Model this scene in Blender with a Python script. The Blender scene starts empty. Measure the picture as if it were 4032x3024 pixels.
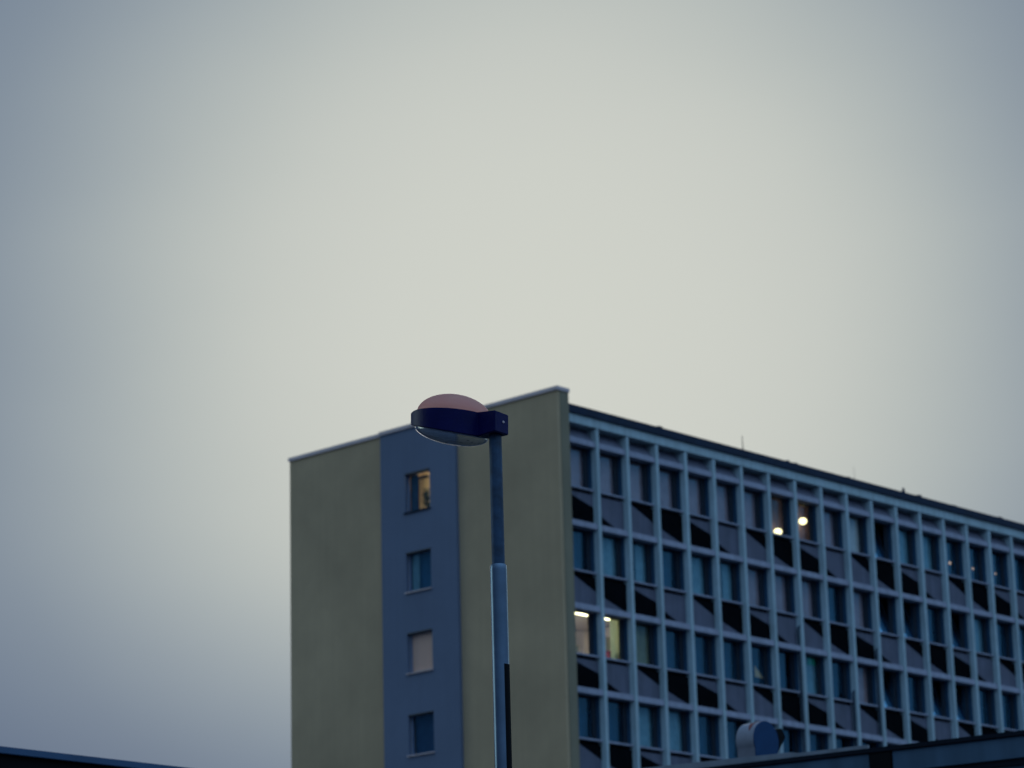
import bpy, bmesh, math, random
from mathutils import Vector, Matrix
random.seed(7)
R = math.radians
sc = bpy.context.scene
col = sc.collection

# ------------------------------------------------------------------ camera
FPX = 11724.8                       # focal length in pixels of the 4032 px wide photograph
PITCH, ROLL, EYE = 0.273695, -0.025828, 1.6
fw = Vector((0, math.cos(PITCH), math.sin(PITCH)))
up0 = Vector((0, -math.sin(PITCH), math.cos(PITCH)))
rt = Vector((1, 0, 0)) * math.cos(ROLL) + up0 * math.sin(ROLL)
upv = up0 * math.cos(ROLL) - Vector((1, 0, 0)) * math.sin(ROLL)
cd = bpy.data.cameras.new('camera')
cd.sensor_width = 36.0
cd.lens = 36.0 * FPX / 4032
cd.clip_start = 0.5
cd.clip_end = 6000
cd.dof.use_dof = True
cd.dof.focus_distance = 16.2
cd.dof.aperture_fstop = 4.8
cd.dof.aperture_blades = 0
cam = bpy.data.objects.new('camera', cd)
cam.matrix_world = Matrix((
    (rt.x, upv.x, -fw.x, 0), (rt.y, upv.y, -fw.y, 0), (rt.z, upv.z, -fw.z, EYE), (0, 0, 0, 1)))
col.objects.link(cam)
sc.camera = cam
sc.view_settings.view_transform = 'Standard'
sc.view_settings.look = 'None'
sc.view_settings.exposure = 0.0
sc.view_settings.gamma = 1.0
sc.cycles.use_denoising = True
sc.cycles.max_bounces = 8
sc.cycles.transparent_max_bounces = 12
sc.cycles.sample_clamp_indirect = 4.0

# ------------------------------------------------------------------ world: dusk overcast
GLOW = Vector((0.0115, 0.957, 0.290)).normalized()      # where the hidden sun lights the cloud
SUN_EL, SUN_AZ = math.asin(GLOW.z), math.atan2(GLOW.x, GLOW.y)
w = bpy.data.worlds.new('World'); sc.world = w; w.use_nodes = True
nt = w.node_tree; N = nt.nodes; L = nt.links; N.clear()
def nd(t, **k):
    n = N.new(t)
    for a, b in k.items(): setattr(n, a, b)
    return n
def mth(op, a, b=None, c=None):
    n = nd('ShaderNodeMath', operation=op)
    for i, s in enumerate((a, b, c)):
        if s is None: continue
        if isinstance(s, (int, float)): n.inputs[i].default_value = s
        else: L.new(s, n.inputs[i])
    return n.outputs[0]
tc = nd('ShaderNodeTexCoord')
nrm = nd('ShaderNodeVectorMath', operation='NORMALIZE'); L.new(tc.outputs['Generated'], nrm.inputs[0])
dt = nd('ShaderNodeVectorMath', operation='DOT_PRODUCT'); L.new(nrm.outputs[0], dt.inputs[0]); dt.inputs[1].default_value = GLOW
ang = mth('MULTIPLY', mth('ARCCOSINE', mth('MINIMUM', dt.outputs['Value'], 0.999999)), 180 / math.pi)
nz = nd('ShaderNodeTexNoise'); nz.inputs['Scale'].default_value = 7.0; nz.inputs['Detail'].default_value = 3.0; nz.inputs['Roughness'].default_value = 0.45
mp = nd('ShaderNodeMapping'); mp.inputs['Scale'].default_value = (1, 1, 2.2); L.new(nrm.outputs[0], mp.inputs[0]); L.new(mp.outputs[0], nz.inputs['Vector'])
ang2 = mth('ADD', ang, mth('MULTIPLY', mth('SUBTRACT', nz.outputs[0], 0.5), 1.1))
# glow round the hidden sun
rp = nd('ShaderNodeValToRGB'); L.new(mth('DIVIDE', ang2, 38.5), rp.inputs[0])
cr = rp.color_ramp; cr.interpolation = 'B_SPLINE'
stops = [(0.0, (.60, .625, .575)), (0.08, (.59, .615, .57)), (0.14, (.545, .575, .54)), (0.19, (.44, .485, .475)), (0.24, (.31, .365, .40)),
         (0.29, (.21, .265, .33)), (0.36, (.15, .205, .29)), (0.60, (.08, .125, .21)), (1.0, (.05, .085, .16))]
cr.elements[0].position = 0; cr.elements[0].color = (*stops[0][1], 1)
cr.elements[1].position = 1; cr.elements[1].color = (*stops[-1][1], 1)
for p, c in stops[1:-1]:
    e = cr.elements.new(p); e.color = (*c, 1)
# overcast dome: zenith brighter than the horizon, the side away from the sun blue
sx = nd('ShaderNodeSeparateXYZ'); L.new(nrm.outputs[0], sx.inputs[0])
elv = mth('MAXIMUM', sx.outputs['Z'], 0.0)
far = nd('ShaderNodeMapRange', interpolation_type='SMOOTHSTEP'); L.new(ang, far.inputs['Value'])
far.inputs['From Min'].default_value = 12; far.inputs['From Max'].default_value = 60
side = nd('ShaderNodeVectorMath', operation='DOT_PRODUCT'); L.new(nrm.outputs[0], side.inputs[0]); side.inputs[1].default_value = (.86, -.51, 0)
sk = mth('ADD', 0.90, mth('MULTIPLY', side.outputs['Value'], 0.78))      # the clouds are brighter behind and to the right
dome_k = mth('MULTIPLY', mth('MULTIPLY', far.outputs[0], sk), mth('ADD', 0.05, mth('MULTIPLY', elv, 1.15)))
dc = nd('ShaderNodeMix', data_type='RGBA', blend_type='MULTIPLY'); dc.inputs[0].default_value = 1
dc.inputs[6].default_value = (.38, .62, .86, 1)
cmb = nd('ShaderNodeCombineColor')
for i in range(3): L.new(dome_k, cmb.inputs[i])
L.new(cmb.outputs[0], dc.inputs[7])
lowd = nd('ShaderNodeMapRange', interpolation_type='SMOOTHSTEP'); L.new(sx.outputs['Z'], lowd.inputs['Value'])   # cloud thickens towards the horizon
lowd.inputs['From Min'].default_value = .06; lowd.inputs['From Max'].default_value = .23
ltn = nd('ShaderNodeMix', data_type='RGBA'); L.new(lowd.outputs[0], ltn.inputs[0])
ltn.inputs[6].default_value = (.22, .36, .60, 1); ltn.inputs[7].default_value = (.965, .965, .965, 1)
lv = nd('ShaderNodeVectorMath', operation='MULTIPLY'); L.new(rp.outputs[0], lv.inputs[0]); L.new(ltn.outputs[2], lv.inputs[1])
ad = nd('ShaderNodeMix', data_type='RGBA', blend_type='ADD'); ad.inputs[0].default_value = 1
L.new(lv.outputs[0], ad.inputs[6]); L.new(dc.outputs[2], ad.inputs[7])
# two bright sky patches added out of view to edge-light the lamp pole
def patch(prev, d, a0, a1, c):
    dd = nd('ShaderNodeVectorMath', operation='DOT_PRODUCT'); L.new(nrm.outputs[0], dd.inputs[0]); dd.inputs[1].default_value = Vector(d).normalized()
    mr = nd('ShaderNodeMapRange', interpolation_type='SMOOTHSTEP'); L.new(dd.outputs['Value'], mr.inputs['Value'])
    mr.inputs['From Min'].default_value = math.cos(R(a1)); mr.inputs['From Max'].default_value = math.cos(R(a0))
    cc = nd('ShaderNodeMix', data_type='RGBA'); L.new(mr.outputs[0], cc.inputs[0]); cc.inputs[6].default_value = (0, 0, 0, 1); cc.inputs[7].default_value = (*c, 1)
    o = nd('ShaderNodeMix', data_type='RGBA', blend_type='ADD'); o.inputs[0].default_value = 1
    L.new(prev.outputs[2], o.inputs[6]); L.new(cc.outputs[2], o.inputs[7]); return o
ad = patch(ad, (-.88, .42, .22), 3, 21, (1.5, 2.0, 1.9))
ad = patch(ad, (.62, .76, .22), 3, 14, (.6, .85, .85))
# below the horizon it is dark
hz = nd('ShaderNodeMapRange'); L.new(sx.outputs['Z'], hz.inputs['Value'])
hz.inputs['From Min'].default_value = -0.06; hz.inputs['From Max'].default_value = 0.02
hm = nd('ShaderNodeMix', data_type='RGBA'); L.new(hz.outputs[0], hm.inputs[0])
hm.inputs[6].default_value = (.004, .007, .012, 1); L.new(ad.outputs[2], hm.inputs[7])
bg = nd('ShaderNodeBackground'); L.new(hm.outputs[2], bg.inputs['Color']); bg.inputs['Strength'].default_value = 1.0
sky = nd('ShaderNodeTexSky', sky_type='NISHITA'); sky.sun_disc = False
sky.sun_elevation = SUN_EL; sky.sun_rotation = SUN_AZ
bg2 = nd('ShaderNodeBackground'); L.new(sky.outputs[0], bg2.inputs['Color']); bg2.inputs['Strength'].default_value = 0.0015
asd = nd('ShaderNodeAddShader'); L.new(bg.outputs[0], asd.inputs[0]); L.new(bg2.outputs[0], asd.inputs[1])
wo = nd('ShaderNodeOutputWorld'); L.new(asd.outputs[0], wo.inputs['Surface'])

# soft sun behind the cloud
sd = bpy.data.lights.new('sun', 'SUN'); sd.energy = 0.5; sd.angle = R(20); sd.color = (1.0, .96, .88)
so = bpy.data.objects.new('sun', sd); so.location = (0, 0, 60)
so.rotation_euler = (-GLOW).to_track_quat('-Z', 'Y').to_euler(); col.objects.link(so)

# ------------------------------------------------------------------ materials
def mat(name, c, rough=.8, metal=0.0, spec=.5, var=.12, scale=1.5, bump=0.0, bscale=40, streak=0.0):
    m = bpy.data.materials.new(name); m.use_nodes = True
    t = m.node_tree; b = t.nodes['Principled BSDF']
    b.inputs['Roughness'].default_value = rough; b.inputs['Metallic'].default_value = metal
    b.inputs['Specular IOR Level'].default_value = spec
    tcn = t.nodes.new('ShaderNodeTexCoord')
    n = t.nodes.new('ShaderNodeTexNoise'); n.inputs['Scale'].default_value = scale; n.inputs['Detail'].default_value = 6; n.inputs['Roughness'].default_value = .6
    t.links.new(tcn.outputs['Object'], n.inputs['Vector'])
    mr = t.nodes.new('ShaderNodeMapRange'); t.links.new(n.outputs[0], mr.inputs['Value'])
    mr.inputs['From Min'].default_value = .3; mr.inputs['From Max'].default_value = .7
    mr.inputs['To Min'].default_value = 1 - var; mr.inputs['To Max'].default_value = 1 + var
    src = mr.outputs[0]
    if streak:
        mpn = t.nodes.new('ShaderNodeMapping'); mpn.inputs['Scale'].default_value = (3.0, 3.0, .12)
        t.links.new(tcn.outputs['Object'], mpn.inputs[0])
        n2 = t.nodes.new('ShaderNodeTexNoise'); n2.inputs['Scale'].default_value = 1.3; n2.inputs['Detail'].default_value = 5
        t.links.new(mpn.outputs[0], n2.inputs['Vector'])
        m2 = t.nodes.new('ShaderNodeMapRange'); t.links.new(n2.outputs[0], m2.inputs['Value'])
        m2.inputs['From Min'].default_value = .35; m2.inputs['From Max'].default_value = .65
        m2.inputs['To Min'].default_value = 1 - streak; m2.inputs['To Max'].default_value = 1
        mu = t.nodes.new('ShaderNodeMath'); mu.operation = 'MULTIPLY'; t.links.new(src, mu.inputs[0]); t.links.new(m2.outputs[0], mu.inputs[1]); src = mu.outputs[0]
    mx = t.nodes.new('ShaderNodeVectorMath'); mx.operation = 'SCALE'; mx.inputs[0].default_value = c
    t.links.new(src, mx.inputs['Scale']); t.links.new(mx.outputs[0], b.inputs['Base Color'])
    if bump:
        nb = t.nodes.new('ShaderNodeTexNoise'); nb.inputs['Scale'].default_value = bscale; nb.inputs['Detail'].default_value = 4
        t.links.new(tcn.outputs['Object'], nb.inputs['Vector'])
        bp = t.nodes.new('ShaderNodeBump'); bp.inputs['Strength'].default_value = bump; bp.inputs['Distance'].default_value = .01
        t.links.new(nb.outputs[0], bp.inputs['Height']); t.links.new(bp.outputs[0], b.inputs['Normal'])
    return m
def emit(name, c, s):
    m = bpy.data.materials.new(name); m.use_nodes = True
    b = m.node_tree.nodes['Principled BSDF']; b.inputs['Base Color'].default_value = (.8, .8, .75, 1)
    b.inputs['Emission Color'].default_value = (*c, 1); b.inputs['Emission Strength'].default_value = s
    return m
def glass(name, tint, refl):
    m = bpy.data.materials.new(name); m.use_nodes = True
    t = m.node_tree; t.nodes.clear()
    o = t.nodes.new('ShaderNodeOutputMaterial'); tr = t.nodes.new('ShaderNodeBsdfTransparent'); tr.inputs[0].default_value = (*tint, 1)
    g = t.nodes.new('ShaderNodeBsdfGlossy'); g.inputs['Roughness'].default_value = .03; g.inputs[0].default_value = (.28, .68, 1, 1)
    lf = t.nodes.new('ShaderNodeLayerWeight'); lf.inputs[0].default_value = .5
    lw = t.nodes.new('ShaderNodeMath'); lw.operation = 'POWER'; t.links.new(lf.outputs['Facing'], lw.inputs[0]); lw.inputs[1].default_value = 4
    ma = t.nodes.new('ShaderNodeMath'); ma.operation = 'ADD'; ma.use_clamp = True; t.links.new(lw.outputs[0], ma.inputs[0]); ma.inputs[1].default_value = refl
    mx = t.nodes.new('ShaderNodeMixShader'); t.links.new(ma.outputs[0], mx.inputs[0]); t.links.new(tr.outputs[0], mx.inputs[1]); t.links.new(g.outputs[0], mx.inputs[2])
    t.links.new(mx.outputs[0], o.inputs[0])
    return m
M = {}
M['concrete'] = mat('pale blue grey concrete', (.36, .48, .55), .85, var=.10, streak=.22, bump=.3)
M['concrete_bar'] = mat('lilac grey concrete', (.27, .29, .39), .85, var=.10, streak=.2, bump=.3)
M['panel'] = mat('lilac grey panel', (.095, .105, .16), .8, var=.12, streak=.2)
M['black'] = mat('black panel', (.004, .005, .007), .9, var=.2, spec=.0)
M['roofedge'] = mat('dark blue roof edge', (.006, .018, .045), .7, var=.2, spec=.2)
M['olive'] = mat('olive render', (.41, .305, .195), .92, var=.14, scale=.25, bump=.4, streak=.04)
M['olive_dark'] = mat('darker olive', (.21, .185, .13), .92, var=.09, scale=.6, bump=.4, streak=.12)
M['bluegrey'] = mat('blue grey render', (.115, .15, .235), .92, var=.06, scale=.4, bump=.4, streak=.03)
M['coping'] = mat('pale metal coping', (.50, .41, .44), .6, .1, var=.1)
M['frame'] = mat('dark window frame', (.012, .02, .035), .5, var=.1)
M['frame_pale'] = mat('pale blue window frame', (.16, .22, .36), .6, var=.1)
M['reveal_shade'] = mat('dark blue lining board', (.03, .085, .16), .8, var=.2, spec=.2)
M['glass'] = glass('window glass', (.86, .90, .92), .04)
M['glass_clear'] = glass('clear window glass', (.95, .95, .92), .02)
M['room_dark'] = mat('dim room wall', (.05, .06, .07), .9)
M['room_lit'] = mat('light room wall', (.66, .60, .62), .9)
M['cur_lilac'] = mat('lilac grey blind', (.50, .31, .31), .9, var=.15, scale=2)
M['cur_warm'] = mat('warm grey blind', (.75, .66, .58), .9, var=.1, scale=2)
M['cur_teal'] = mat('pale teal curtain', (.24, .40, .44), .9, var=.2, scale=3)
M['blue_backing'] = mat('blue pane backing', (.015, .10, .19), .9, var=.2, scale=3)  # blue sheet behind panes; in the facade it paints in their sky reflection
M['cur_pink'] = mat('pale pink roller blind', (.92, .56, .47), .9, var=.04)
M['cur_green'] = mat('pale green curtain', (.62, .66, .30), .9, var=.15, scale=4)
_t = M['cur_green'].node_tree; _b = _t.nodes['Principled BSDF']; _o = _t.nodes['Material Output']      # light from the room comes through the cloth
_tl = _t.nodes.new('ShaderNodeBsdfTranslucent'); _tl.inputs[0].default_value = (.58, .66, .44, 1)
_mx = _t.nodes.new('ShaderNodeMixShader'); _mx.inputs[0].default_value = .5
_t.links.new(_b.outputs[0], _mx.inputs[1]); _t.links.new(_tl.outputs[0], _mx.inputs[2]); _t.links.new(_mx.outputs[0], _o.inputs[0])
M['cur_olive'] = mat('grey green curtain', (.20, .22, .15), .9, var=.2, scale=4)
M['cur_dark'] = mat('dark blue blind', (.02, .06, .13), .9, var=.2, scale=3)
M['warm_cloth'] = mat('ochre cloth', (.80, .50, .22), .9)
M['green_sheet'] = mat('green sheet', (.02, .60, .25), .9)
M['red'] = mat('red thing', (.6, .05, .05), .8)
M['leaf'] = mat('dark leaf', (.03, .06, .035), .7)
M['asphalt'] = mat('asphalt', (.03, .032, .036), .95, var=.2, scale=.5)
M['lampblue'] = mat('dark blue enamel', (.001, .002, .055), .42, spec=.10, var=.25, scale=6, bump=.15, bscale=60)
M['galv_dark'] = mat('weathered dark blue tube', (.012, .042, .095), .65, .2, var=.45, scale=14, bump=.2, bscale=60)
M['galv'] = mat('satin metal tube', (.08, .12, .18), .30, .95, var=.12, scale=9)
M['strip'] = mat('black strip', (.004, .005, .007), .8, spec=.08)
M['roofing'] = mat('dark roofing', (.006, .01, .018), .9, spec=.1, var=.2)
M['wingwall'] = mat('blue grey cladding', (.055, .105, .17), .8, spec=.2, var=.10, streak=.25)
M['wingcurb'] = mat('pale grey curb metal', (.17, .20, .25), .6, var=.1, streak=.2)
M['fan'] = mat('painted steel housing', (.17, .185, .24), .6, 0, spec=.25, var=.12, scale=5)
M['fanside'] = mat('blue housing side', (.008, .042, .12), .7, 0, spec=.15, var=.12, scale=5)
M['rust'] = mat('rust streak', (.12, .03, .03), .9, var=.3, scale=20)
M['lamp_white'] = emit('lit globe', (1, .93, .52), 3.2)
M['added_tube'] = emit('lit tube', (1, .96, .74), 75.0)
M['glint_warm'] = emit('warm glint', (1, .60, .32), .9)
M['tube_near'] = emit('lit tube near the window', (1, .97, .62), 6.0)
M['warm_wall'] = mat('ochre wall', (.88, .74, .48), .9)

def dome_mat():
    m = bpy.data.materials.new('pink translucent dome'); m.use_nodes = True
    t = m.node_tree; t.nodes.clear(); o = t.nodes.new('ShaderNodeOutputMaterial')
    tl = t.nodes.new('ShaderNodeBsdfTranslucent'); tl.inputs[0].default_value = (1.0, .60, .50, 1)
    p = t.nodes.new('ShaderNodeBsdfPrincipled'); p.inputs['Base Color'].default_value = (.62, .36, .38, 1); p.inputs['Roughness'].default_value = .35
    n = t.nodes.new('ShaderNodeTexNoise'); n.inputs['Scale'].default_value = 9; n.inputs['Detail'].default_value = 5
    tcn = t.nodes.new('ShaderNodeTexCoord'); t.links.new(tcn.outputs['Object'], n.inputs['Vector'])
    r_ = t.nodes.new('ShaderNodeValToRGB'); t.links.new(n.outputs[0], r_.inputs[0])
    r_.color_ramp.elements[0].position = .3; r_.color_ramp.elements[0].color = (.95, .40, .38, 1)
    r_.color_ramp.elements[1].position = .7; r_.color_ramp.elements[1].color = (1, .54, .48, 1)
    t.links.new(r_.outputs[0], p.inputs['Base Color'])
    mx = t.nodes.new('ShaderNodeMixShader'); mx.inputs[0].default_value = .3
    t.links.new(tl.outputs[0], mx.inputs[1]); t.links.new(p.outputs[0], mx.inputs[2]); t.links.new(mx.outputs[0], o.inputs[0])
    return m
M['dome'] = dome_mat()
def bowl_mat():
    m = bpy.data.materials.new('dusty clear bowl'); m.use_nodes = True
    t = m.node_tree; t.nodes.clear(); o = t.nodes.new('ShaderNodeOutputMaterial')
    tr = t.nodes.new('ShaderNodeBsdfTransparent'); tr.inputs[0].default_value = (.94, .97, 1, 1)
    g = t.nodes.new('ShaderNodeBsdfGlossy'); g.inputs['Roughness'].default_value = .08
    d = t.nodes.new('ShaderNodeBsdfDiffuse'); d.inputs[0].default_value = (.30, .34, .44, 1)
    lw = t.nodes.new('ShaderNodeLayerWeight'); lw.inputs[0].default_value = .25
    m1 = t.nodes.new('ShaderNodeMixShader'); t.links.new(lw.outputs['Facing'], m1.inputs[0]); t.links.new(tr.outputs[0], m1.inputs[1]); t.links.new(g.outputs[0], m1.inputs[2])
    n = t.nodes.new('ShaderNodeTexNoise'); n.inputs['Scale'].default_value = 14; n.inputs['Detail'].default_value = 6
    tcn = t.nodes.new('ShaderNodeTexCoord'); t.links.new(tcn.outputs['Object'], n.inputs['Vector'])
    mr = t.nodes.new('ShaderNodeMapRange'); t.links.new(n.outputs[0], mr.inputs[0]); mr.inputs['To Min'].default_value = .12; mr.inputs['To Max'].default_value = .40
    m2 = t.nodes.new('ShaderNodeMixShader'); t.links.new(mr.outputs[0], m2.inputs[0]); t.links.new(m1.outputs[0], m2.inputs[1]); t.links.new(d.outputs[0], m2.inputs[2])
    t.links.new(m2.outputs[0], o.inputs[0])
    return m
M['bowl'] = bowl_mat()
M['reflector'] = mat('dull reflector', (.34, .46, .72), .6, 0)

# ------------------------------------------------------------------ helpers
class MB:
    def __init__(s): s.v = []; s.f = []; s.m = []
    def box(s, x0, x1, y0, y1, z0, z1, mi=0):
        b = len(s.v)
        s.v += [(x0,y0,z0),(x1,y0,z0),(x1,y1,z0),(x0,y1,z0),(x0,y0,z1),(x1,y0,z1),(x1,y1,z1),(x0,y1,z1)]
        s.f += [(b,b+3,b+2,b+1),(b+4,b+5,b+6,b+7),(b,b+1,b+5,b+4),(b+1,b+2,b+6,b+5),(b+2,b+3,b+7,b+6),(b+3,b,b+4,b+7)]
        s.m += [mi]*6; return s
    def prism(s, poly, lo, hi, axis, mi=0):
        """closed 2-D outline swept along an axis. axis 'x': poly is (y,z); 'y': (x,z); 'z': (x,y)"""
        n = len(poly); b = len(s.v)
        for t in (lo, hi):
            for a, c in poly:
                s.v.append({'x': (t, a, c), 'y': (a, t, c), 'z': (a, c, t)}[axis])
        s.f.append(tuple(range(b, b+n))[::-1]); s.f.append(tuple(range(b+n, b+2*n)))
        for i in range(n):
            j = (i+1) % n; s.f.append((b+i, b+j, b+n+j, b+n+i))
        s.m += [mi]*(n+2); return s
    def tube(s, p0, p1, r0, r1=None, seg=32, mi=0, cap=True):
        r1 = r0 if r1 is None else r1
        p0, p1 = Vector(p0), Vector(p1); d = (p1-p0).normalized()
        a = d.orthogonal().normalized(); c = d.cross(a); b = len(s.v)
        for p, r in ((p0, r0), (p1, r1)):
            for i in range(seg):
                t = 2*math.pi*i/seg; s.v.append(tuple(p + (a*math.cos(t)+c*math.sin(t))*r))
        for i in range(seg):
            j = (i+1) % seg; s.f.append((b+i, b+j, b+seg+j, b+seg+i)); s.m.append(mi)
        if cap:
            s.f.append(tuple(range(b, b+seg))[::-1]); s.f.append(tuple(range(b+seg, b+2*seg))); s.m += [mi]*2
        return s
    def build(s, name, mats, parent=None, bevel=0, smooth=False, loc=None, segs=2):
        me = bpy.data.meshes.new(name); me.from_pydata([tuple(p) for p in s.v], [], s.f)
        mats = mats if isinstance(mats, (list, tuple)) else [mats]
        for m in mats: me.materials.append(M[m])
        me.polygons.foreach_set('material_index', s.m)
        bm = bmesh.new(); bm.from_mesh(me); bmesh.ops.recalc_face_normals(bm, faces=bm.faces)
        if bevel:
            bmesh.ops.bevel(bm, geom=[e for e in bm.edges if e.is_manifold], offset=bevel, segments=segs, affect='EDGES', clamp_overlap=True)
        bm.to_mesh(me); bm.free()
        if smooth:
            for p in me.polygons: p.use_smooth = True
            me.set_sharp_from_angle(angle=R(smooth if smooth > 1 else 35))
        me.update()
        o = bpy.data.objects.new(name, me); col.objects.link(o)
        if parent is not None: o.parent = parent
        if loc: o.location = loc
        return o
def thing(name, label, cat, loc=(0,0,0), rz=0, group=None):
    o = bpy.data.objects.new(name, None); col.objects.link(o); o.location = loc; o.rotation_euler = (0,0,rz)
    o['label'] = label; o['category'] = cat
    if group: o['group'] = group
    return o

# ------------------------------------------------------------------ ground
g = MB(); g.v = [(-3000,-3000,0),(3000,-3000,0),(3000,3000,0),(-3000,3000,0)]; g.f = [(0,1,2,3)]; g.m = [0]
go = g.build('ground', 'asphalt'); go['kind'] = 'structure'

# ------------------------------------------------------------------ the long building
# local frame: x along the gridded facade, y into the building, z up
TH = 0.829115
B = thing('office_building', 'long concrete building with a gridded window facade, black slanted panels and an olive gable end', 'building', (2.06, 111.093, 0), TH)
BAY = 1.8; TZ = [30.60, 27.32, 24.07, 20.84, 17.60]; NB = 19
XE = NB*BAY + .2
# gable
GX = -.796
gw = MB(); gw.box(GX, -.19, -.27, 14.75, 0, 32.30)
gw.build('gable_wall', 'olive', B)
cs = MB(); cs.box(GX+.14, -.165, -.295, -.2735, 0, 32.29); cs.box(-.1875, -.165, -.27, .6, 0, 32.29)
cs.build('corner_strip', 'olive_dark', B)  # return face coloured darker than the gable wall
gs = MB(); S0, S1 = 5.07, 9.25
zz = [0]; wins = []
WY0, WY1 = 6.50, 7.88
for i in range(9):
    wins.append((28.84 - 3.24*i, 30.46 - 3.24*i))
# strip with real window openings for the visible ones
vis = wins[:5]
x0, x1 = GX-.15, GX-.003
gs.box(x0, x1, S0, WY0, 0, 32.30); gs.box(x0, x1, WY1, S1, 0, 32.30)
top = 32.30
for (a, b) in vis:
    gs.box(x0, x1, WY0, WY1, b, top); top = a
gs.box(x0, x1, WY0, WY1, 0, top)
gs.build('gable_strip', 'bluegrey', B)
# cut the openings into the gable wall itself
cut = MB()
for (a, b) in vis: cut.box(GX-.3, -.10, WY0, WY1, a, b)
co = cut.build('cutter', 'room_dark', B)
gwo = [o for o in B.children if o.name.startswith('gable_wall')][0]
md = gwo.modifiers.new('b', 'BOOLEAN'); md.object = co; md.solver = 'EXACT'
bpy.context.view_layer.update()
dg = bpy.context.evaluated_depsgraph_get(); nm = bpy.data.meshes.new_from_object(gwo.evaluated_get(dg))
gwo.modifiers.clear(); gwo.data = nm; bpy.data.objects.remove(co)
cp = MB(); cp.box(GX-.06, -.13, -.33, S0-.02, 32.30, 32.45); cp.box(GX-.21, -.13, S0-.02, S1+.02, 32.30, 32.45); cp.box(GX-.06, -.13, S1+.02, 14.80, 32.30, 32.45)
cp.build('coping', 'coping', B)
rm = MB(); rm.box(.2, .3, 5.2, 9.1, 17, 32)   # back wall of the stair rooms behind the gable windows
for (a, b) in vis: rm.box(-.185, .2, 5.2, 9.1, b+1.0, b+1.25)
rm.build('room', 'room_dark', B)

def gable_window(i, a, b):
    W = MB()
    gx = GX + .02
    W.box(gx, gx+.07, WY0, WY0+.07, a, b); W.box(gx, gx+.07, WY1-.07, WY1, a, b)
    W.box(gx, gx+.07, WY0+.07, WY1-.07, a, a+.07); W.box(gx, gx+.07, WY0+.07, WY1-.07, b-.07, b)
    wn = W.build('window', 'frame_pale', B)
    P = MB(); P.box(gx+.03, gx+.045, WY0+.07, WY1-.07, a+.07, b-.07)
    P.build('pane', 'glass_clear' if i in (0, 2) else 'glass', wn)
    s = MB(); s.box(GX-.22, GX+.02, WY0-.05, WY1+.05, a-.035, a+.012); s.build('sill', 'coping' if i else 'roofedge', wn, bevel=.006)
    h = MB(); h.box(GX-.158, GX+.02, WY0-.0, WY1+.0, b-.045, b-.002); h.build('lintel', 'frame', wn)
    gy0, gy1 = WY0+.07, WY1-.07
    if i == 2:
        c = MB(); c.box(gx+.06, gx+.065, gy0, gy1, a+.07, b-.05); c.build('blind', 'cur_pink', wn)
    elif i == 1:
        c = MB(); n = 14
        y1 = WY1-.07; y0 = y1-.42
        for k in range(n):
            ya = y0 + (y1-y0)*k/n; yb = y0+(y1-y0)*(k+1)/n; d0 = .10+.025*math.sin(k*1.9); d1_ = .10+.025*math.sin((k+1)*1.9)
            b_ = len(c.v); c.v += [(gx+d0, ya, a+.05), (gx+d1_, yb, a+.05), (gx+d1_, yb, b), (gx+d0, ya, b)]; c.f.append((b_, b_+1, b_+2, b_+3)); c.m.append(0)
        c.build('curtain', 'cur_teal', wn, smooth=80)
        c = MB(); c.box(gx+.2, gx+.205, WY0-.1, WY1, a, b); c.build('blind', 'blue_backing', wn)
    elif i == 3 or i == 4:
        c = MB(); c.box(gx+.2, gx+.205, WY0, WY1, a+.03, b-.04); c.build('blind', 'cur_dark', wn)
    else:
        c = MB(); c.box(gx+.12, gx+.125, WY1-.46, WY1-.05, a, b); c.build('curtain', 'cur_dark', wn)
for i, (a, b) in enumerate(vis[:4]): gable_window(i, a, b)
# lit stair room in the top gable window: ochre wall, lamp
a, b = vis[0]
lw_ = MB(); lw_.box(.12, .17, 7.15, 8.12, a-.1, b-.02); lw_.box(.12, .17, 7.15, 7.6, b-.01, b+.2)
lw_.build('lit_wall', 'warm_wall', B)

# facade ----------------------------------------------------
def mullion(k):
    x = k*BAY
    m = MB(); m.prism([(x-.085, 0), (x+.085, 0), (x+.13, .22), (x+.13, .56), (x-.13, .56), (x-.13, .22)], 0, 31.24, 'z')
    m.build('mullion', 'concrete', B, bevel=.012)
for k in range(NB+1): mullion(k)
for zt in TZ + [TZ[4]-3.24*j for j in range(1, 5)]:
    t = MB()
    for k in range(NB):
        xa, xb = k*BAY+.088, (k+1)*BAY-.088
        t.prism([(.035, zt-.115), (.60, zt-.115), (.60, zt+.10), (.30, zt+.14), (.06, zt+.115)], xa+.012, xb-.012, 'x')
    t.build('transom', 'concrete_bar', B)
f = MB(); f.box(-.16, XE, -.015, .60, 31.26, 31.63); f.build('fascia', 'concrete', B, bevel=.01)
re = MB(); re.box(-.16, XE+.1, -.10, 15.0, 31.64, 31.96)
for x, h, ww in ((5.63, .07, .28), (13.95, .07, .14), (14.5, .05, .2), (18.2, .05, .2), (23.45, .09, .25), (29.77, .06, .3), (26.1, .04, .3)):
    re.box(x-ww/2, x+ww/2, -.05, .15, 31.955, 31.96+h)
re.prism([(22.37-.13, 31.955), (22.37+.13, 31.955), (22.37+.02, 32.22), (22.37-.02, 32.22)], .05, .12, 'y')
re.build('roof_edge', 'roofedge', B)
for x, h, r in ((11.09, .66, .022), (18.8, .62, .009)):
    r_ = MB(); r_.tube((x, .1, 31.96), (x-.02, .1, 31.96+h), r, r*.6, 8); r_.tube((x, .1, 31.96), (x, .1, 32.03), r*3, r*2, 8)
    r_.build('lightning_rod', 'roofedge', B)
core = MB()                                    # end wall, rear wall and floors
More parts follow.
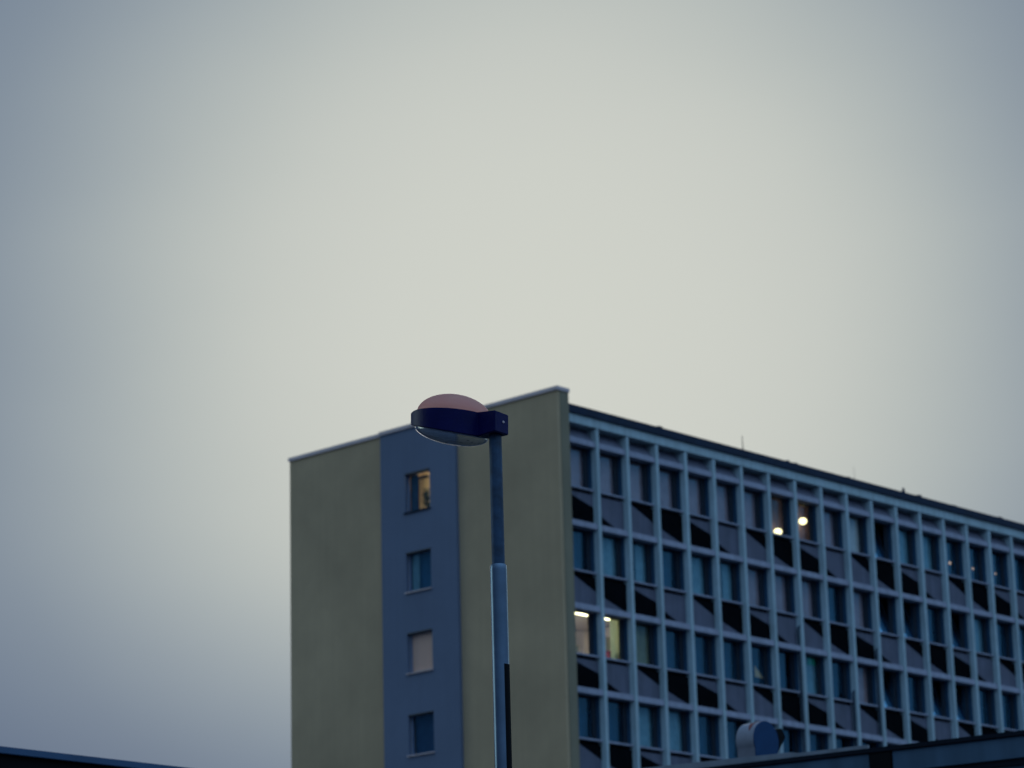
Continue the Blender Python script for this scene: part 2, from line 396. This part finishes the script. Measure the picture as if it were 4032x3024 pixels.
core.box(XE-.2, XE+.1, .62, 14.7, 0, 31.62); core.box(-.18, XE-.22, 14.4, 14.7, 0, 31.62)
core.box(-.18, XE-.22, .62, .9, 0, 17.4)
core.build('wall', 'concrete', B)
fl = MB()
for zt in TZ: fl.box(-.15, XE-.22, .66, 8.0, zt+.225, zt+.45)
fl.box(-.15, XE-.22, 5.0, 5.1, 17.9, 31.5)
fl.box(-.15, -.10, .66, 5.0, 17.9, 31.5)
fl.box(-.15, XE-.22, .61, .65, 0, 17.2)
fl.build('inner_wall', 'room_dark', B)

PAT = {'B': [[(0,0),(1,0),(1,.58),(0,.93)]], 'D': [[(0,0),(.73,0),(0,.40)]],
       'A': [[(.13,1),(1,.51),(1,1)]], 'C': [[(0,.435),(1,.0),(1,1),(0,1)]]}
SEQ = {0: 'BDAC', 1: 'ACBD', 2: 'BDAC', 3: 'ACBD'}
def panel(r, k):
    zt, zb = TZ[r]-1.885, TZ[r+1]+.115
    xa, xb = k*BAY+.122, (k+1)*BAY-.122
    p = MB(); p.box(xa, xb, .22, .30, zb+.0, zt-.11)
    poly = PAT[SEQ[r][k % 4]][0]
    H = zt-.11-zb
    p.prism([(xa+.002+(xb-xa-.004)*u, zb+.002+(H-.004)*v) for u, v in poly], .214, .23, 'y', 1)
    p.box(xa, xb, .34, .42, zt-.09, zt+.02, 1)     # dark gap under the sill
    p.build('spandrel_panel', ['panel', 'black'], B)

TILT = {(0,11),(1,11),(1,12),(1,14),(2,11),(2,13),(2,14)}
CUR = {0: 'LLLLLLLLLL WLTTUUUUUU'.replace(' ', ''), 1: 'UTPUTPLLLULTTUTTUUU'.replace(' ', ''),
       2: 'XXGUUUUUTULLUUUUUUU', 3: 'UUTTUUUUUUUUUUUUUUU'}
CN = {'L': 'cur_lilac', 'W': 'cur_warm', 'T': 'cur_teal', 'U': 'blue_backing', 'G': 'cur_olive', 'P': 'cur_teal'}
def curtain(c, xa, xb, za, zb, y, amp=.02, step=.06):
    n = max(2, int((xb-xa)/step)); b = len(c.v)
    for k in range(n+1):
        x = xa+(xb-xa)*k/n; yy = y+amp*math.sin(k*2.1)+amp*.5*math.sin(k*.7+xa*3)
        c.v += [(x, yy, za), (x, yy, zb)]
    for k in range(n):
        c.f.append((b+2*k, b+2*k+2, b+2*k+3, b+2*k+1)); c.m.append(0)
    return c
def window(r, k):
    za, zb = TZ[r]-1.77, TZ[r]-.115
    xa, xb = k*BAY+.13, (k+1)*BAY-.13
    px = xb-.22                                # a wide dark stile closes the right side
    F = MB()
    F.box(xa, xa+.05, .42, .50, za, zb); F.box(xa+.05, xb, .42, .50, zb-.05, zb); F.box(xa+.05, xb, .42, .50, za, za+.05)
    F.box(px, xb, .425, .50, za+.05, zb-.05)
    F.box(xb-.012, xb-.001, .235, .418, za+.0, zb-.001, 1); F.box(xa+.001, xa+.012, .235, .418, za+.0, zb-.001, 1)   # thin boards that paint the reveals' shade in dark blue
    wn = F.build('window', ['frame', 'reveal_shade'], B)
    s = MB(); s.prism([(.12, za-.10), (.52, za-.10), (.52, za+.01), (.16, za-.02), (.12, za-.035)], xa-.005, xb-.02, 'x')
    s.build('sill', 'concrete_bar', wn)
    kind = CUR[r][k]
    lit = kind in 'XG' or (r, k) in ((0,7),(0,8))
    P = MB()
    if (r, k) in TILT:
        P.prism([(.44, za+.05), (.452, za+.05), (.452+.36, zb-.09), (.44+.36, zb-.09)], xa+.05, px-.01, 'x')
        P.build('pane', 'glass_sky', wn)
        fr = MB()
        for x0_, x1_ in ((xa+.05, xa+.10), (px-.07, px-.01)):
            fr.prism([(.432, za+.05), (.46, za+.05), (.46+.36, zb-.08), (.432+.36, zb-.08)], x0_, x1_, 'x')
        fr.build('sash', 'frame', wn)
        return
    P.box(xa+.05, px, .455, .465, za+.05, zb-.05); P.build('pane', 'glass_clear' if lit else 'glass', wn)
    c = MB()
    if kind in 'LWTU':
        y = {'L': .56, 'W': .56, 'T': .58, 'U': .85}[kind]  # U has no real curtain; its blue sheet stands in for sky reflection
        dx = .55 if kind == 'U' else 0
        if (r, k) not in ((0,7),(0,8)):
            curtain(c, xa+.02-dx*.3, px+.12, za-.02, zb+.02, y, .012 if kind in 'LW' else .03)
        else:
            curtain(c, xa+.3, px+1.5, za-.1, zb+.55, 1.55, .01)
    elif kind == 'P':
        curtain(c, px-.55, px+.1, za-.02, zb+.02, .58, .03)
    elif kind == 'G':
        curtain(c, xa+.30, px+.45, za-.05, zb+.05, .60, .03)
    elif k == 1:
        curtain(c, px-.38, px+.12, za-.02, zb+.02, .60, .035)
        wn2 = c.build('curtain', 'cur_green', wn, smooth=80); return
    if c.v: c.build('curtain', CN[kind], wn, smooth=80)
M['glass_sky'] = glass('tilted glass', (.5, .6, .7), .45)
for r in range(4):
    for k in range(NB):
        panel(r, k); window(r, k)
for k in range(NB):                            # closed panel under the roof edge, sloping outwards to the bar
    u = MB(); u.prism([(.50, 31.258), (.54, 31.258), (.40, 30.72), (.12, 30.74)], k*BAY+.125, (k+1)*BAY-.125, 'x')
    u.build('upper_panel', 'panel', B)
# lower storeys, out of the picture: panels and glazing in one sheet behind the grid
lo = MB()
for j in range(5):
    zt = TZ[4]-3.24*j
    lo.box(.02, XE-.22, .57, .60, zt-1.77, zt-.115, 1); lo.box(.02, XE-.22, .36, .55, zt-3.1, zt-1.9, 0)
lo.build('lower_wall', ['panel', 'frame'], B)
for k in (8, 10, 11):                          # thin downpipes clipped beside three fins
    z1 = {8: 24.9, 10: 22.6, 11: 24.6}[k]
    d = MB(); d.tube((k*BAY-.17, .10, 0), (k*BAY-.17, .10, z1), .045, seg=10); d.tube((k*BAY-.17, .10, z1), (k*BAY-.08, .10, z1+.12), .045, seg=10)
    d.build('drain_pipe', 'roofedge', B)
# lit room behind the first two windows of the third row
li = MB()
li.box(-.09, 5.4, 4.2, 4.3, 20.9, 24.28); li.box(-.09, 5.4, .62, 4.2, 24.272, 24.29)
li.box(-.09, -.07, .62, 4.2, 21.3, 24.27); li.box(5.4, 5.42, .52, 4.3, 21.0, 24.29)
li.build('lit_room', 'room_lit', B)

# things inside the rooms ------------------------------------
BM = Matrix.Translation((2.06, 111.093, 0)) @ Matrix.Rotation(TH, 4, 'Z')
def bpt(x, y, z): return BM @ Vector((x, y, z))
def sphere(mb, c, r, sx=1, sy=1, sz=1, nu=20, nv=12, mi=0):
    b = len(mb.v)
    for j in range(nv+1):
        ph = math.pi*j/nv
        for i in range(nu):
            t = 2*math.pi*i/nu
            mb.v.append((c[0]+r*sx*math.sin(ph)*math.cos(t), c[1]+r*sy*math.sin(ph)*math.sin(t), c[2]+r*sz*math.cos(ph)))
    for j in range(nv):
        for i in range(nu):
            k = (i+1) % nu; mb.f.append((b+j*nu+i, b+j*nu+k, b+(j+1)*nu+k, b+(j+1)*nu+i)); mb.m.append(mi)
    return mb
def pendant(x, y, z, rad, label, ceil):
    t = thing('pendant_lamp', label, 'lamp', bpt(x, y, z), TH, 'lit pendant lamps behind the top row of windows')
    s_ = MB(); sphere(s_, (0,0,0), rad, 1, 1, .82); s_.build('globe', 'lamp_white', t, smooth=80)
    c_ = MB(); c_.tube((0,0,rad*.8), (0,0,ceil-z), .008, seg=8); c_.tube((0,0,rad*.75), (0,0,rad*.75+.06), .04, seg=12); c_.build('cord', 'frame', t)
pendant(14.62, 1.2, 29.27, .17, 'lit cream globe low in the top row window, left one of the two', 30.5)
pendant(16.40, 1.2, 30.00, .17, 'lit cream globe high in the top row window, right one of the two', 30.5)
for x, dx, yy, lab in ((2.32, .42, 1.5, 'lit ceiling tube in the window next to the olive corner, third row'), (4.02, .46, 1.5, 'lit ceiling tube in the second window of the third row, above green curtain'), (2.6, .6, 3.3, 'unseen ceiling tube added deep in the third row room to brighten it')):  # the deep tube is unseen, added to brighten the room
    t = thing('ceiling_lamp', lab, 'lamp', bpt(x, yy, 24.268), TH, 'lit ceiling tubes in the third row')
    b_ = MB(); b_.box(-dx, dx, -.07, .07, -.11, -.02); b_.build('diffuser', 'added_tube' if yy > 2 else 'tube_near', t, bevel=.03)
    b_ = MB(); b_.box(-dx-.02, dx+.02, -.09, .09, -.018, .0); b_.build('housing', 'frame', t)
for (x, z, s_, lab) in ((26.52, 29.53, 1.0, 'small glowing orange bead for a reflection at the fourth last top row window'), (28.33, 29.53, .8, 'small glowing orange bead for a reflection, middle of the three at far right'), (30.14, 29.55, .7, 'small glowing orange bead for a reflection, rightmost of the three in the top row')):
    t = thing('glint_bead', lab, 'bulb', bpt(x, .70, z), TH, 'small orange glints added in the far top row windows')  # glowing beads added in place of warm reflections in the glass
    b_ = MB(); sphere(b_, (0,0,0), .055*s_, 1, .7, 1.2, 14, 8); b_.build('bulb', 'glint_warm', t, smooth=80)
    b_ = MB(); b_.tube((0,0,.05), (0,0,.12), .02, seg=10); b_.build('bead_stem', 'frame', t)
# red bag and ochre board in the second lit window
t = thing('storage_box', 'red box standing low in the lit second window, third row', 'box', bpt(3.22, .95, 22.30), TH)
b_ = MB(); b_.box(-.17, .17, -.12, .12, 0, .42); b_.build('box_body', 'red', t, bevel=.02); b_ = MB(); b_.box(-.18, .18, -.13, .13, .422, .45); b_.build('lid', 'red', t)
t = thing('notice_board', 'ochre board leaning inside the lit second window, third row', 'board', bpt(3.82, 1.5, 22.3), TH)
b_ = MB(); b_.box(-.5, .28, 0, .03, 0, 1.15); b_.build('board', 'warm_wall', t); b_ = MB(); b_.box(-.53, .31, .032, .05, -.03, 1.18); b_.build('backing', 'frame', t)
t = thing('cabinet', 'ochre cabinet seen low in the first lit window, third row', 'cabinet', bpt(1.35, 1.6, 21.9), TH)
b_ = MB(); b_.box(-.8, .8, 0, .4, 0, 1.02); b_.build('cabinet_body', 'warm_wall', t, bevel=.01); b_ = MB(); b_.box(-.82, .82, -.02, .42, 1.022, 1.06); b_.build('top', 'warm_wall', t)
t = thing('cloth', 'ochre triangular cloth low in a dark third row window, seventh from the olive corner', 'cloth', bpt(11.90, .56, 22.68), TH)
b_ = MB(); b_.prism([(-.12, 0), (.42, -.02), (-.12, .46)], 0, .02, 'y'); b_.build('fabric', 'warm_cloth', t)
t = thing('swatch', 'green poster at the top of a dark third row window, ninth from the olive corner', 'swatch', bpt(15.45, .54, 23.60), TH)
b_ = MB(); b_.box(-.12, .38, 0, .015, 0, .30); b_.build('sheet', 'green_sheet', t)  # plain green sheet giving the pane top its green tone
# plant in the lit gable window
t = thing('potted_plant', 'dark leafy plant standing behind the lit top gable window', 'plant', bpt(-.42, 7.16, 28.76), TH)
b_ = MB(); b_.tube((0,0,0), (0,0,.22), .09, .12, 16); b_.build('pot', 'frame', t)
b_ = MB()
for i in range(220):
    a_ = random.uniform(0, 6.28); rr = random.uniform(.02, .24); zc = random.gauss(.66, .20)
    c_ = Vector((rr*math.cos(a_)*.5, rr*math.sin(a_), zc)); u_ = Vector((random.gauss(0,1), random.gauss(0,1), random.gauss(0,1))).normalized(); v_ = u_.orthogonal().normalized()
    l_ = random.uniform(.07, .13); k_ = len(b_.v); b_.v += [tuple(c_-u_*l_), tuple(c_+v_*l_*.35), tuple(c_+u_*l_), tuple(c_-v_*l_*.35)]; b_.f.append((k_, k_+1, k_+2, k_+3)); b_.m.append(0)
b_.tube((0,0,.2), (0,0,.8), .012, seg=6); b_.build('foliage', 'leaf', t)
t = thing('wall_lamp', 'unseen lit lamp beside the top gable window, lighting its ochre wall', 'lamp', bpt(-.12, 6.30, 29.75), TH)  # out of sight beside the window, put there to light the ochre wall
b_ = MB(); sphere(b_, (0,0,0), .10, .7, 1.4, .5); b_.build('bulb', 'lamp_room', t, smooth=80) if False else None
M['lamp_room'] = emit('room lamp', (1, .86, .58), 300.0)
b_ = MB(); sphere(b_, (0,0,0), .12, .8, 1.6, .5, 16, 8); b_.build('bulb', 'lamp_room', t, smooth=80)
b_ = MB(); b_.box(-.05, .30, -.04, .04, .06, .10); b_.build('bracket', 'frame', t)

# ------------------------------------------------------------------ low wing at lower right
WA = math.atan2(-.443, .670)
wg = thing('low_building', 'low flat roofed building with blue grey cladding under a dark roof edge, lower right', 'building', (2.473, 40.045, 0), WA)
ZR = 7.40
q = MB(); q.box(-9, 16, .06, 9, 0, ZR-.16); q.build('wall', 'wingwall', wg)
q = MB(); q.box(-9.2, 16.2, -.04, 9.2, ZR-.065, ZR); q.build('roof_edge', 'roofing', wg, bevel=.008)
q = MB(); q.box(-9.1, 2.46, -.01, .055, ZR-.34, ZR-.068); q.box(2.80, 16.1, -.01, .055, ZR-.34, ZR-.068); q.build('fascia', 'wingwall', wg, bevel=.006)
q = MB(); q.box(-9.1, 16.1, .02, .058, ZR-.42, ZR-.343); q.build('groove', 'roofing', wg)
q = MB(); q.box(2.47, 2.79, -.03, .052, ZR-1.0, ZR-.07); q.tube((2.63, -.02, 0), (2.63, -.02, ZR-1.0), .05, seg=14); q.build('rainwater_hopper', 'strip', wg, bevel=.01)
q = MB(); q.box(-9.1, 2.46, -.02, .02, ZR+.003, ZR+.05)
q.prism([(-1.0, ZR+.05), (1.45, ZR+.05), (1.30, ZR+.075), (-1.0, ZR+.10)], -.005, .03, 'y')
q.build('roof_flashing', 'wingcurb', wg)

# fan housing standing on the roof
fn = thing('roof_fan', 'rounded sheet metal fan housing with a rust streak on the low roof', 'roof vent', (3.31, 40.2, 7.40), TH)
FC = .37; FR = .265
prof = []
for i in range(0, 41):
    a_ = R(205 - 245*i/40); prof.append((.0 + FR*math.cos(a_), FC + FR*1.0*math.sin(a_)))
prof = [(-.235, .02)] + prof + [(.115, .16), (.10, .12), (.10, .02)]
q = MB(); q.prism(prof, 0, .30, 'y'); q.build('drum', 'fan', fn, smooth=30)
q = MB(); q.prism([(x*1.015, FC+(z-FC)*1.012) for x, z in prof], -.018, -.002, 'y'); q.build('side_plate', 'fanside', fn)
st = MB(); n = 14                                # rust streak, its own ragged strip over the curved band
for i in range(n):
    a0, a1 = R(88 + 62*i/n), R(88 + 62*(i+1)/n); rr = FR+.002
    w0 = .012+.03*math.sin(math.pi*i/n)*(.6+.4*random.random()); w1 = .012+.03*math.sin(math.pi*(i+1)/n)*(.6+.4*random.random()); yc0 = .13-.01*i*.3; yc1 = .13-.01*(i+1)*.3
    k_ = len(st.v)
    st.v += [(rr*math.cos(a0), yc0-w0, FC+rr*math.sin(a0)), (rr*math.cos(a0), yc0+w0, FC+rr*math.sin(a0)), (rr*math.cos(a1), yc1+w1, FC+rr*math.sin(a1)), (rr*math.cos(a1), yc1-w1, FC+rr*math.sin(a1))]
    st.f.append((k_, k_+1, k_+2, k_+3)); st.m.append(0)
st.build('rust_patch', 'rust', fn, smooth=60)
q = MB(); q.prism([(.14, FC+.16), (.42, FC+.22), (.50, FC+.10), (.30, FC-.14), (.26, FC-.2)], .03, .24, 'y'); q.box(.20, .30, .04, .22, .02, FC-.1)
q.build('outlet', 'strip', fn, bevel=.01)
q = MB(); q.box(-.30, .40, -.06, .36, .0, .03); q.tube((.02, .02, .0), (.02, .02, -.02), .03, seg=10); q.build('base_frame', 'roofing', fn)

# ------------------------------------------------------------------ flat canopy roof at lower left
CA = math.atan2(.378, .358)
cn = thing('canopy', 'dark flat canopy roof with a thin blue edge, low at left', 'canopy', (-5.11, 29.03, 0), CA)
ZC = 6.20
q = MB(); q.box(-9, 5.0, 0.0, 8.0, ZC-.066, ZC); q.build('fascia', 'canopy_blue', cn) if False else None
M['canopy_blue'] = mat('blue sheet edge', (.02, .065, .15), .7, var=.15)
q = MB(); q.box(-9, 5.0, 0.0, .05, ZC-.068, ZC); q.build('fascia', 'canopy_blue', cn, bevel=.004)
q = MB(); q.box(-9, 5.0, .052, 8.0, ZC-.30, ZC-.005); q.build('roof_slab', 'strip', cn)
q = MB(); q.box(-8.8, 4.8, .55, 7.9, 3.2, ZC-.302); q.build('wall', 'strip', cn)
for x in (-8, -3.5, 1, 4.5):
    q = MB(); q.tube((x, .6, 0), (x, .6, 3.2), .08, seg=16); q.build('post', 'galv', cn, smooth=30)

# ------------------------------------------------------------------ street lamp
PX, PY = -.0959, 15.30
lp = thing('street_lamp', 'slim street lamp with a pink dome, dark blue ring head and clear bowl, unlit', 'street lamp', (PX, PY, 0), 0)
def ring_tube(mb, prof, seg=128, cx=0, cy=0):
    b = len(mb.v)
    for (r_, z_) in prof:
        for i in range(seg):
            t = 2*math.pi*i/seg; mb.v.append((cx+r_*math.cos(t), cy+r_*math.sin(t), z_))
    for j in range(len(prof)-1):
        for i in range(seg):
            k = (i+1) % seg; mb.f.append((b+j*seg+i, b+j*seg+k, b+(j+1)*seg+k, b+(j+1)*seg+i)); mb.m.append(0)
    mb.f.append(tuple(range(b, b+seg))); mb.f.append(tuple(range(b+(len(prof)-1)*seg, b+len(prof)*seg))); mb.m += [0]*2
    return mb
q = MB(); ring_tube(q, [(.055, 0), (.055, .9), (.0445, 1.0), (.0445, 4.885), (.0435, 4.905), (.040, 4.912), (.033, 4.914)]); q.build('pole', 'galv', lp, smooth=40)
q = MB(); ring_tube(q, [(.0335, 4.914), (.0345, 4.93), (.0335, 5.62)]); q.build('upper_tube', 'galv_dark', lp, smooth=40)
q = MB(); ns = 8                                # black strip wrapped on the right of the pole
for i in range(ns):
    a0, a1 = R(-66 + 58*i/ns), R(-66 + 58*(i+1)/ns); rr = .0462; k_ = len(q.v)
    q.v += [(rr*math.cos(a0), rr*math.sin(a0), 3.05), (rr*math.cos(a1), rr*math.sin(a1), 3.05), (rr*math.cos(a1), rr*math.sin(a1), 4.38), (rr*math.cos(a0), rr*math.sin(a0), 4.38)]
    q.f.append((k_, k_+1, k_+2, k_+3)); q.m.append(0)
q.build('black_strip', 'strip', lp, smooth=40)
# head: built in its own tilted frame; X right, Y away, Z up
O = Vector((-.3388, 15.467, 5.8128)) - Vector((PX, PY, 0))
hx = rt.copy(); hy = Vector((0, 1, 0)); hz_ = hx.cross(hy).normalized(); hy = hz_.cross(hx).normalized()
HM = Matrix(((hx.x, hy.x, hz_.x, O.x), (hx.y, hy.y, hz_.y, O.y), (hx.z, hy.z, hz_.z, O.z), (0,0,0,1)))
E0 = R(14.7); ce = math.cos(E0)
RR = .226; CXO = .017; PH = R(38); ux, uy = math.cos(PH), -math.sin(PH)
def ztop(x, y): return (-.0455)/ce - .0905*x + .037*y
def zbot(x, y):
    z = (-.125)/ce - .178*x + .250*y
    return z
outline = []
wh = .060
a_off = math.asin(wh/RR)
n = 64
for i in range(n+1):
    a_ = -PH + a_off + (2*math.pi-2*a_off)*i/n; outline.append((CXO+RR*math.cos(a_), RR*math.sin(a_)))
px_, py_ = -uy, ux                                # unit vector across the bracket
LB = .357
corner = [(ux*LB - px_*wh, uy*LB - py_*wh), (ux*LB + px_*wh, uy*LB + py_*wh)]
outline += corner
h = MB(); m_ = len(outline)
inner = [(x*.925, y*.925) if math.hypot(x, y) < RR*1.02 else None for x, y in outline]
tz = [ztop(x, y) for x, y in outline]
bz = []
for x, y in outline:
    z = zbot(x, y)
    if math.hypot(x-CXO, y) > RR*1.1: z = max(z, zbot(ux*.25, uy*.25) + .010)
    bz.append(z)
h.v += [(x, y, z) for (x, y), z in zip(outline, tz)] + [(x, y, z) for (x, y), z in zip(outline, bz)]
for i in range(m_):
    j = (i+1) % m_; h.f.append((i, j, m_+j, m_+i)); h.m.append(0)
h.f.append(tuple(range(m_))); h.f.append(tuple(range(m_, 2*m_))[::-1]); h.m += [0, 0]
ring = h.build('lamp_head', 'lampblue', lp, bevel=.0045, smooth=30, segs=3); ring.matrix_local = HM
# dome
def cap(mb, rad, H, zf, sgn, nu=64, nv=16, p=1.0, cx=0):
    b = len(mb.v)
    for j in range(nv+1):
        t = (math.pi/2)*j/nv; r_ = rad*math.cos(t); zz_ = H*math.sin(t)**p
        for i in range(nu):
            a_ = 2*math.pi*i/nu; x, y = cx+r_*math.cos(a_), r_*math.sin(a_); mb.v.append((x, y, zf(x, y)+sgn*zz_))
    for j in range(nv):
        for i in range(nu):
            k = (i+1) % nu; mb.f.append((b+j*nu+i, b+j*nu+k, b+(j+1)*nu+k, b+(j+1)*nu+i)); mb.m.append(0)
q = MB(); cap(q, .203, .122, lambda x, y: ztop(x, y)+.001, 1, cx=.024); d = q.build('dome', 'dome', lp, smooth=80); d.matrix_local = HM.copy()
q = MB(); cap(q, .197, .070, lambda x, y: zbot(x, y)-.002, -1, cx=.010); d = q.build('bowl', 'bowl', lp, smooth=80); d.matrix_local = HM.copy()
q = MB(); ring_tube(q, [(.19, 0), (.188, -.002)], cx=.010)
q.v = [(x, y, zbot(x, y)-.001+z) for x, y, z in q.v]
d = q.build('reflector', 'reflector', lp); d.matrix_local = HM.copy()
q = MB()
for i in range(16):                             # dead insects and grit lying in the bowl
    x = random.gauss(.085, .05); y = random.gauss(-.03, .05); rr2 = min(1, (x*x+y*y)/.19**2)
    sphere(q, (x, y, zbot(x, y)-.002-.068*math.sqrt(1-rr2)), random.uniform(.002, .0055), random.uniform(.7, 1.8), 1, .6, 8, 5)
d = q.build('grit', 'strip', lp); d.matrix_local = HM.copy()
q = MB(); cxp, cyp = ux*LB, uy*LB
q.tube((cxp+px_*.012, cyp+py_*.012, ztop(cxp, cyp)-.05), (cxp+px_*.012+ux*.005, cyp+py_*.012+uy*.005, ztop(cxp, cyp)-.05), .008, .006, 6)
d = q.build('screw', 'coping', lp); d.matrix_local = HM.copy()
print('objects', len(bpy.data.objects))
